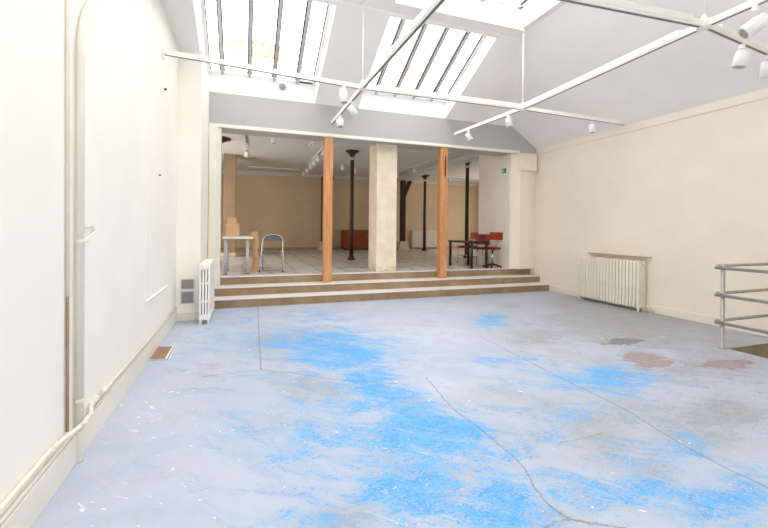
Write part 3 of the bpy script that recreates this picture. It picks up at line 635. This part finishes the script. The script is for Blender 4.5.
# --- railing round the stairwell
o = thing('railing', 'grey steel tube railing round the stairwell at the right wall', 'railing', (5.42, 3.1, 0))
for x, y in ((5.42, 3.1), (5.42, 1.75), (5.42, .4), (6.56, 3.1)):
    obj('post', MB().lathe((x, y, 0), [(.05, 0), (.05, .008), (.021, .012), (.021, .99), (.012, 1.0)], 18), M['steel'], o)
for z in (.975, .645, .315):
    ra = obj('rail', MB().cyl((5.37, 3.125, z+.012), (6.6, 3.125, z+.012), .019), M['steel'], o)
    rb = obj('rail', MB().cyl((5.40, 3.17, z-.015), (5.40, .3, z-.015), .019), M['steel'], o)
    obj('end_cap', MB().cyl((5.365, 3.125, z+.012), (5.385, 3.125, z+.012), .020), M['steel'], ra)
    obj('clamp', MB().cyl((5.42, 3.1, z-.035), (5.42, 3.1, z+.03), .027), M['steel'], rb)

# --- lighting track grid
ZT = 3.45; XA, XB, YA, YB = 1.614, 4.426, 5.55, 2.643; XN = 4.295
grid = thing('lighting_track', 'white ceiling track grid hung on rods across the studio', 'lighting track', (XA, YA, ZT))
def rail(p, q, cover=False, cap=False):
    p = Vector(p); q = Vector(q); d = (q-p).normalized(); n = Vector((-d.y, d.x, 0)).normalized(); up = d.cross(n); w = .027; L = (q-p).length
    Mx = Matrix(((d.x, n.x, up.x, p.x), (d.y, n.y, up.y, p.y), (d.z, n.z, up.z, p.z), (0, 0, 0, 1)))
    o = obj('track_rail', MB(Mx).box((0, -w, -.03), (L, w, .03), .004), M['track'], grid)
    obj('rail_slot', MB(Mx).box((.02, -.012, -.0315), (L-.02, .012, -.029)), M['slot'], o)
    if cover:
        obj('rail_cover', MB(Mx).box((cover[0], -.036, -.012), (cover[1], .036, .058), .008), M['track'], o)
rail((XL, 5.34, ZT+.024), (XA-.05, YA, ZT)); rail((XA+.05, YA, ZT), (XB-.05, YA-.03, ZT), (.17, 2.70)); rail((XB+.05, YA-.03, ZT), (XR, 5.36, ZT-.09))
rail((XA+.09, -2.5, ZT), (XA, YA-.05, ZT), (2.0, 7.0)); rail((XA, YA+.05, ZT), (XA, 7.66, ZT))
rail((XN, YB+.05, ZT), (XB, YA-.08, ZT), (.17, 2.75)); rail((XB, YA+.02, ZT), (XN, 7.56, ZT)); rail((XN-.02, -2.5, ZT), (XN, YB-.05, ZT))
rail((XA+.3, YB+.16, ZT), (XN-.05, YB, ZT), (.3, 2.2)); rail((XN+.05, YB, ZT), (XR-.02, YB+.26, ZT), (.2, 2.0))
for x, y in ((XA, YA), (XB, YA-.03), (XN, YB)):
    obj('junction', MB().lathe((x, y, ZT), [(.035, -.04), (.06, -.032), (.068, 0), (.06, .032), (.035, .055), (.016, .10)], 16), M['track'], grid)
    top = ZC
    rd = obj('rod', MB().cyl((x, y, ZT+.03), (x, y, top), .010, n=10), M['track'], grid)
    obj('ceiling_rose', MB().lathe((x, y, top), [(.012, -.05), (.04, -.03), (.045, 0)], 14), M['track'], rd)
obj('wall_plate', MB().box((XL, 5.29, ZT-.05), (XL+.012, 5.39, ZT+.07), .003), M['track'], grid)
obj('wall_plate', MB().box((XR-.012, 5.30, ZT-.15), (XR, 5.42, ZT-.05), .003), M['track'], grid)

def spot(x, y, z, aim, r, L, label, group, drop=.10, mount=(0, 0, -.018)):
    """track spotlight: adapter on the rail, bent yoke, drum housing, glass"""
    o = thing('spotlight', label, 'spotlight', (x, y, z), group)
    a = Vector(aim).normalized()
    top = Vector((x, y, z-.012)); c = top + Vector((0, 0, -drop-.03))
    side = a.cross(Vector((0, 0, 1)));
    side = side.normalized() if side.length > .05 else Vector((1, .2, 0)).normalized()
    obj('adapter', MB().box((x-.022, y-.022, z-.045), (x+.022, y+.022, z), .004), M['spot'], o)
    p0 = top + Vector((0, 0, -.02))
    obj('yoke', MB().tube(fillet([p0, p0+side*(r*.6), p0+side*(r+.014)+Vector((0, 0, -.02)), c+side*(r+.012)], .02), .007, 8).cyl(c+side*(r-.005), c+side*(r+.02), .012, n=10), M['spot'], o)
    h = obj('housing', MB().tube([c-a*(L*.5), c-a*(L*.48), c-a*(L*.3), c+a*(L*.5)], [r*.6, r*.82, r*.95, r], 20), M['spot'], o)
    obj('rim', MB().tube([c+a*(L*.5-.004), c+a*(L*.5+.006)], [r*1.02, r*1.02], 20), M['spot'], h)
    obj('lens', MB().tube([c+a*(L*.5+.004), c+a*(L*.5+.009)], [r*.8, r*.72], 18), M['lens'], h)
G = 'track spotlights of the studio'
spot(.473, 5.47, ZT-.022, (-.15, -.9, -.55), .058, .12, 'white spotlight hanging before the left skylight, its lens facing the room', G, .09)
spot(1.327, 5.525, ZT-.032, (.05, -.1, -1), .058, .17, 'white spotlight pointing straight down just left of the left rod junction', G, .10)
spot(XA, 6.13, ZT-.032, (.75, .15, -.8), .058, .15, 'white spotlight tilted right on the short rail beyond the left junction', G, .10)
spot(XA, 6.95, ZT-.032, (-.05, -.2, -1), .058, .15, 'white spotlight nearest the left end of the short rail over the pine post', G, .09)
spot(4.404, 5.86, ZT-.032, (.12, -.1, -1), .058, .14, 'white spotlight just past the junction by the right hanging rod', G, .08)
spot(4.32, 7.04, ZT-.032, (.5, -.3, -.9), .055, .15, 'pale spotlight near the rail end above the second pine post', G, .09)
spot(5.87, 5.43, ZT-.096, (0, -.05, -1), .058, .14, 'white spotlight pointing down on the rail reaching the right wall', G, .09)
spot(4.292, 2.22, ZT-.032, (-.6, .55, -.6), .066, .20, 'large white spotlight tilted left at the upper right corner of the room view', G, .13)
spot(5.04, 2.726, ZT-.032, (-.12, .2, -1), .072, .17, 'large white spotlight hanging down right of the near rod junction', G, .11)
spot(5.62, 2.79, ZT-.032, (.2, .15, -1), .068, .17, 'large white spotlight cut by the right edge of the picture', G, .11)

# --- back room tracks and spots
ZB = 3.62
def back_track(p, q, label, mat='track'):
    p = Vector(p); q = Vector(q); d = (q-p).normalized(); n = Vector((-d.y, d.x, 0)); L = (q-p).length
    Mx = Matrix(((d.x, n.x, 0, p.x), (d.y, n.y, 0, p.y), (0, 0, 1, p.z), (0, 0, 0, 1)))
    o = thing('lighting_track', label, 'lighting track', p, 'back room lighting tracks')
    obj('track_rail', MB(Mx).box((0, -.02, -.035), (L, .02, 0), .003), M[mat], o)
    obj('rail_slot', MB(Mx).box((.02, -.012, -.0365), (L-.02, .012, -.034)), M['slot'], o)
back_track((.0, 8.9, ZB), (.06, 11.9, ZB), 'dark track on the back room ceiling over the white table', 'slot')
back_track((2.03, 9.4, ZB), (2.15, 16.2, ZB), 'track running deep into the back room behind the first pine post')
back_track((5.65, 9.0, ZB), (5.72, 15.5, ZB), 'track on the back room ceiling right of the stone pillar')
back_track((7.6, 14.95, ZB), (10, 14.95, ZB), 'short far track crossing the ceiling behind the black table')
back_track((.1, 15.4, ZB), (1.95, 15.4, ZB), 'pale far track crossing the ceiling near the back wall')
GB = 'small spotlights of the back room'
def bspot(x, y, label, aim=(.1, -.3, -1), z=ZB, r=.062, L=.17): spot(x, y, z-.037, aim, r, L, label, GB, .09)
bspot(.045, 10.9, 'nearest of three spotlights in line over the white table', (0, -.2, -1))
bspot(.055, 11.35, 'middle of three spotlights in line over the white table', (.1, .2, -1))
bspot(.06, 11.8, 'farthest of three spotlights in line over the white table', (0, .3, -1))
def lone(x, y, label, aim):
    spot(x, y, ZB, aim, .062, .15, label, GB, .09)
lone(.66, 9.9, 'single spotlight under the back ceiling above the folding chair', (0, -.2, -1))
lone(1.60, 9.9, 'spotlight tilted left just left of the first pine post', (-.6, -.4, -.9))
far = ['nearest', 'second nearest', 'third', 'fourth', 'fifth', 'farthest']
for i, y in enumerate((10.9, 12.0, 12.7, 13.5, 14.6, 15.7)):
    bspot(2.05+(y-9.4)*.0176, y, far[i]+' of six spotlights in a row behind the first pine post', (-.3, -.3, -1))
bspot(5.70, 12.9, 'spotlight on the back ceiling right of the stone pillar', (.1, -.2, -1))
bspot(5.715, 14.6, 'far spotlight peeping beside the timber brace', (.1, -.2, -1))
bspot(8.25, 14.95, 'spotlight on the short far track left of the iron column', (0, -.2, -1))
bspot(3.86, 14.2 , 'far spotlight just left of the stone pillar top', (.1, -.2, -1), ZB+.037)
bspot(3.25, 13.6, 'far spotlight right of the first iron column', (-.1, -.2, -1), ZB+.037)
o = thing('recessed_light', 'small round recessed light in the back ceiling right of the pillar', 'ceiling light', (4.56, 10.5, 3.62))
obj('ring', MB().lathe((4.56, 10.5, 3.62), [(.11, 0), (.11, -.012), (.07, -.016), (.07, -.002)]), M['white'], o)
obj('lens', MB().lathe((4.56, 10.5, 3.62), [(.069, -.002), (.06, -.006), (.01, -.008)]), M['lens'], o)

# --- exit sign
o = thing('exit_sign', 'small green emergency exit sign high at the corner of the right pier', 'sign', (5.95, 8.085, 2.765))
obj('panel', MB().box((5.93, 8.02, 2.765), (5.969, 8.15, 2.865), .004), M['green'], o)
sg = MB()
sg.box((5.9275, 8.03, 2.808), (5.931, 8.06, 2.824)).poly([(5.9285, 8.055, 2.792), (5.9285, 8.055, 2.84), (5.9285, 8.08, 2.816)])
sg.cyl((5.9275, 8.115, 2.846), (5.931, 8.115, 2.846), .009, n=10).box((5.9275, 8.107, 2.80), (5.931, 8.123, 2.834)).box((5.9275, 8.094, 2.778), (5.931, 8.109, 2.804)).box((5.9275, 8.121, 2.778), (5.931, 8.132, 2.804))
obj('symbol', sg, M['whitesign'], o)

# --- white table with boxes
o = thing('table', 'small white topped table with grey legs by the left jamb', 'table', (-.1, 8.6, ZF))
obj('tabletop', MB().box((-.40, 8.18, 1.155), (.175, 9.05, 1.195), .005), M['tabletop'], o)
for x, y in ((-.325, 8.27), (.075, 8.27), (-.325, 8.96), (.075, 8.96)):
    l = obj('leg', MB().cyl((x, y, ZF+.015), (x, y, 1.156), .028), M['lgrey'], o)
    obj('foot', MB().cyl((x, y, ZF), (x, y, ZF+.016), .03), M['black'], l)
def carton(x0, x1, y0, y1, z0, z1, label, group, rot=0, lab=False, seam=True):
    cx, cy = (x0+x1)/2, (y0+y1)/2
    o = thing('cardboard_box', label, 'box', (cx, cy, z0), group); Mx = rotz(rot, (cx, cy, 0))
    hx, hy = (x1-x0)/2, (y1-y0)/2
    obj('carton', MB(Mx).box((-hx, -hy, z0), (hx, hy, z1), .004), M['card'], o)
    if seam: obj('tape', MB(Mx).box((-hx-.001, -.02, z1-.04), (hx+.001, .02, z1+.001)), M['card_d'], o)
    else: obj('flap_edge', MB(Mx).box((-hx-.001, -hy-.001, z1-.008), (hx+.001, hy+.001, z1-.004)), M['card_d'], o)
    if lab: obj('paper_label', MB(Mx).box((hx, -hy+.03, z0+.04), (hx+.001, hy*.1, z1-.03)), M['label'], o)
carton(-.335, -.085, 8.36, 8.62, 1.195, 1.455, 'larger cardboard box standing on the white table', 'boxes on the white table')
carton(-.31, -.135, 8.40, 8.58, 1.455, 1.57, 'small cardboard box on top of the larger one', 'boxes on the white table')
zz = [.46, .56, .75, .935, 1.14, 1.29]
nm = ['lowest, shallow carton of the tall stack between table and folding chair', 'second carton from the bottom of the tall stack beside the folding chair', 'middle carton with a white label in the tall stack beside the folding chair', 'second carton from the top of the tall stack beside the folding chair', 'topmost carton of the tall stack beside the folding chair']
for i in range(5):
    dx = (0, .004, -.004, .002, -.012)[i]
    carton(.185+dx, .265+dx, 8.60, 8.72, zz[i], zz[i+1], nm[i], 'cartons in the tall stack', .62+.05*((i*7)%3-1), i == 2, False)

# --- folding chair
def folding_chair():
    loc = (.565, 8.60, ZF); a = math.radians(-8); Mx = Matrix.Translation(loc) @ Matrix.Rotation(a, 4, 'Z')
    o = thing('folding_chair', 'grey metal folding chair standing right of the tall carton stack', 'chair', loc)
    w = .225
    # local: the chair faces -Y (towards the studio) with its backrest at +Y
    fr = [(-w-.01, -.20, 0), (-w+.005, .06, .44), (-w+.015, .17, .66), (-w+.07, .185, .745), (0, .19, .775), (w-.07, .185, .745), (w-.015, .17, .66), (w-.01, .06, .44), (w+.01, -.20, 0)]
    obj('front_frame', MB(Mx).tube(fillet(fr, .06), .0115, 10), M['chrome'], o)
    rl = [(-w+.02, .24, 0), (-w+.03, -.10, .43)]
    for sgn in (-1, 1):
        obj('leg', MB(Mx).cyl((sgn*(w-.02), .24, 0), (sgn*(w-.03), -.10, .43), .0105, n=10), M['chrome'], o)
    obj('crossbar', MB(Mx).cyl((-w, -.14, .10), (w, -.14, .10), .008, n=10), M['chrome'], o)
    obj('crossbar', MB(Mx).cyl((-w+.02, .19, .065), (w-.02, .19, .065), .008, n=10), M['chrome'], o)
    m = MB(Mx); m.prism([(-w+.03, -.19), (w-.03, -.19), (w-.03, .15), (w-.07, .18), (-w+.07, .18), (-w+.03, .15)], .385, .407, .006); obj('seat', m, M['greyplastic'], o)
    m = MB(Mx); n = 10; rows = []
    for zi in range(5):
        f = zi/4; z = .63+f*.14; hw = (w-.02)*(1 if f < .3 else math.sqrt(max(0, 1-((f-.4)/.62)**2))*.98)
        rows.append([(hw*(2*i/n-1), .165+.03*f-.0+.03*(1-(2*i/n-1)**2), z) for i in range(n+1)])
    def sheet(off): return [[m.bm.verts.new(m.T((x, y+off, z))) for x, y, z in r] for r in rows]
    A = sheet(0); B = sheet(.012)
    for S in (A, B):
        for r0, r1 in zip(S, S[1:]):
            for i in range(n): m.bm.faces.new((r0[i], r0[i+1], r1[i+1], r1[i]))
    for i in range(n):
        m.bm.faces.new((A[0][i], A[0][i+1], B[0][i+1], B[0][i])); m.bm.faces.new((A[-1][i], A[-1][i+1], B[-1][i+1], B[-1][i]))
    for j in range(4):
        m.bm.faces.new((A[j][0], A[j+1][0], B[j+1][0], B[j][0])); m.bm.faces.new((A[j][n], A[j+1][n], B[j+1][n], B[j][n]))
    obj('backrest', m, M['greyplastic'], o)
    for x, y in ((-w-.01, -.20), (w+.01, -.20), (-w+.02, .24), (w-.02, .24)):
        obj('foot', MB(Mx).cyl((x, y, 0), (x, y, .03), .015, n=10), M['ladderdark'], o)
folding_chair()

# --- black table and red chairs
o = thing('table', 'low black table with thin square legs in front of the red chairs', 'table', (5.2, 8.4, ZF))
obj('tabletop', MB().prism([(5.02, 8.03), (5.50, 8.03), (5.46, 8.86), (4.86, 8.86)], ZF+.60, ZF+.64, .004), M['black'], o)
for x, y in ((5.06, 8.07), (5.465, 8.07), (5.425, 8.81), (4.905, 8.81)):
    obj('leg', MB().box((x-.024, y-.024, ZF), (x+.024, y+.024, ZF+.601), .003), M['black'], o)
def red_chair(loc, ang, label, bw=.40, bh=.20, top=.84, seat_z=.44, mb='red', wide=.40, arm=False):
    Mx = Matrix.Translation(loc) @ Matrix.Rotation(ang, 4, 'Z')
    o = thing('office_chair' if arm else 'side_chair', label, 'chair', loc, 'red chairs round the black table')
    w = wide/2
    obj('seat', MB(Mx).prism([(-w, -.2), (w, -.2), (w*.9, .2), (-w*.9, .2)], seat_z-.02, seat_z+.035, .014), M['red'], o)
    m = MB(Mx); n = 8; R = []
    for off in (0, .028):
        R.append([[m.bm.verts.new(m.T((bw/2*(2*i/n-1), .20+off+(top-bh+bh*j-seat_z)*.14-.035*(2*i/n-1)**2, top-bh+bh*j))) for i in range(n+1)] for j in (0, 1)])
    for S in R:
        for i in range(n): f = m.bm.faces.new((S[0][i], S[0][i+1], S[1][i+1], S[1][i])); f.smooth = False
    for j in (0, 1):
        for i in range(n): m.bm.faces.new((R[0][j][i], R[0][j][i+1], R[1][j][i+1], R[1][j][i]))
    for i in (0, n): m.bm.faces.new((R[0][0][i], R[0][1][i], R[1][1][i], R[1][0][i]))
    obj('backrest', m, M[mb], o)
    for s in (-1, 1):
        obj('leg', MB(Mx).tube([(s*(w-.02), -.17, seat_z-.02), (s*(w), -.20, 0)], .011, 10), M['chrome'], o)
        obj('leg', MB(Mx).tube([(s*(w-.03), .17, seat_z-.02), (s*(w), .24, 0)], .011, 10), M['chrome'], o)
        obj('back_upright', MB(Mx).tube(fillet([(s*(w-.06), .12, seat_z-.015), (s*(w-.06), .225, seat_z), (s*(w-.08), .245+(top-bh*.4-seat_z)*.14, top-bh*.4)], .04), .010, 10), M['chrome'], o)
        obj('stretcher', MB(Mx).cyl((s*(w-.008), -.185, .2), (s*(w-.015), .205, .2), .008, n=8), M['chrome'], o)
    return o
red_chair((5.755, 9.36, ZF), math.radians(-82), 'farthest red chair, its orange red back left of the other two', .32, .19, .84, mb='orange')
red_chair((5.66, 8.66, ZF), math.radians(-54), 'middle red chair with the darkest, largest back behind the black table', .36, .27, .80, wide=.34)
# the rightmost chair: a swivel chair on a black star foot with an arm
loc = (5.69, 8.15, ZF); Mx = Matrix.Translation(loc) @ Matrix.Rotation(math.radians(-58), 4, 'Z')
o = thing('swivel_chair', 'rightmost red chair, tall back on a thin metal stem beside the pier', 'chair', loc, 'red chairs round the black table')
obj('seat', MB(Mx).prism([(-.17, -.17), (.17, -.17), (.16, .17), (-.16, .17)], .44, .50, .02), M['red'], o)
obj('backrest', MB(Mx).box((-.17, .2, .67), (.17, .23, .86), .014), M['redback'], o)
obj('back_stem', MB(Mx).tube(fillet([(0, .05, .43), (0, .26, .43), (0, .25, .62), (0, .238, .78)], .06), .013, 10), M['chrome'], o)
obj('column', MB(Mx).cyl((0, 0, .07), (0, 0, .44), .022), M['chrome'], o)
for k in range(5):
    an = k*2*math.pi/5
    lg = obj('leg', MB(Mx).tube([(0, 0, .085), (.21*math.cos(an), .21*math.sin(an), .05)], [.022, .014], 10), M['black'], o)
    obj('caster', MB(Mx).cyl((.21*math.cos(an)-.01, .21*math.sin(an), .023), (.21*math.cos(an)+.012, .21*math.sin(an), .023), .023, n=12), M['black'], lg)

# --- far cabinet
o = thing('sideboard', 'low reddish brown sideboard at the back wall left of the stone pillar', 'cabinet', (4.75, 16.3, ZF))
obj('body', MB().box((3.93, 16.05, ZF+.05), (5.6, 16.55, ZF+.84), .008), M['cab'], o)
obj('plinth', MB().box((3.97, 16.08, ZF), (5.56, 16.5, ZF+.06)), M['darkwood'], o)
for k in range(3):
    x0 = 3.95+k*.545
    d = obj('door', MB().box((x0+.008, 16.03, ZF+.08), (x0+.537, 16.052, ZF+.82), .004), M['cab'], o)
    obj('knob', MB().lathe((x0+.44, 16.03, ZF+.55), [(.02, -.02), (.02, .02)], 10), M['chrome'], d)

# --- chimneys on the neighbouring roof, seen through the skylights
def chimney(x, y, z, w, pots, label):
    o = thing('chimney', label, 'chimney', (x, y, 3.8), 'chimneys seen through the skylights')
    obj('stack', MB().box((x-w/2, y-.3, 3.8), (x+w/2, y+.3, z), .02), M['render'], o)
    n = len(pots)
    for px, h in pots:
        obj('chimney_pot', MB().lathe((px, y, z), [(.3, 0), (.26, h*.5), (.18, h), (.22, h+.02), (.22, h+.08)], 16), M['terracotta'], o)
chimney(.2, 14.5, 7.2, 2.2, ((-.28, .5), (.42, .55), (.98, .5)), 'cream stack with terracotta pots beyond the left skylight glass')
chimney(6.3, 14.5, 7.25, 1.2, ((6.2, .5),), 'cream stack with one terracotta pot beyond the right skylight glass')
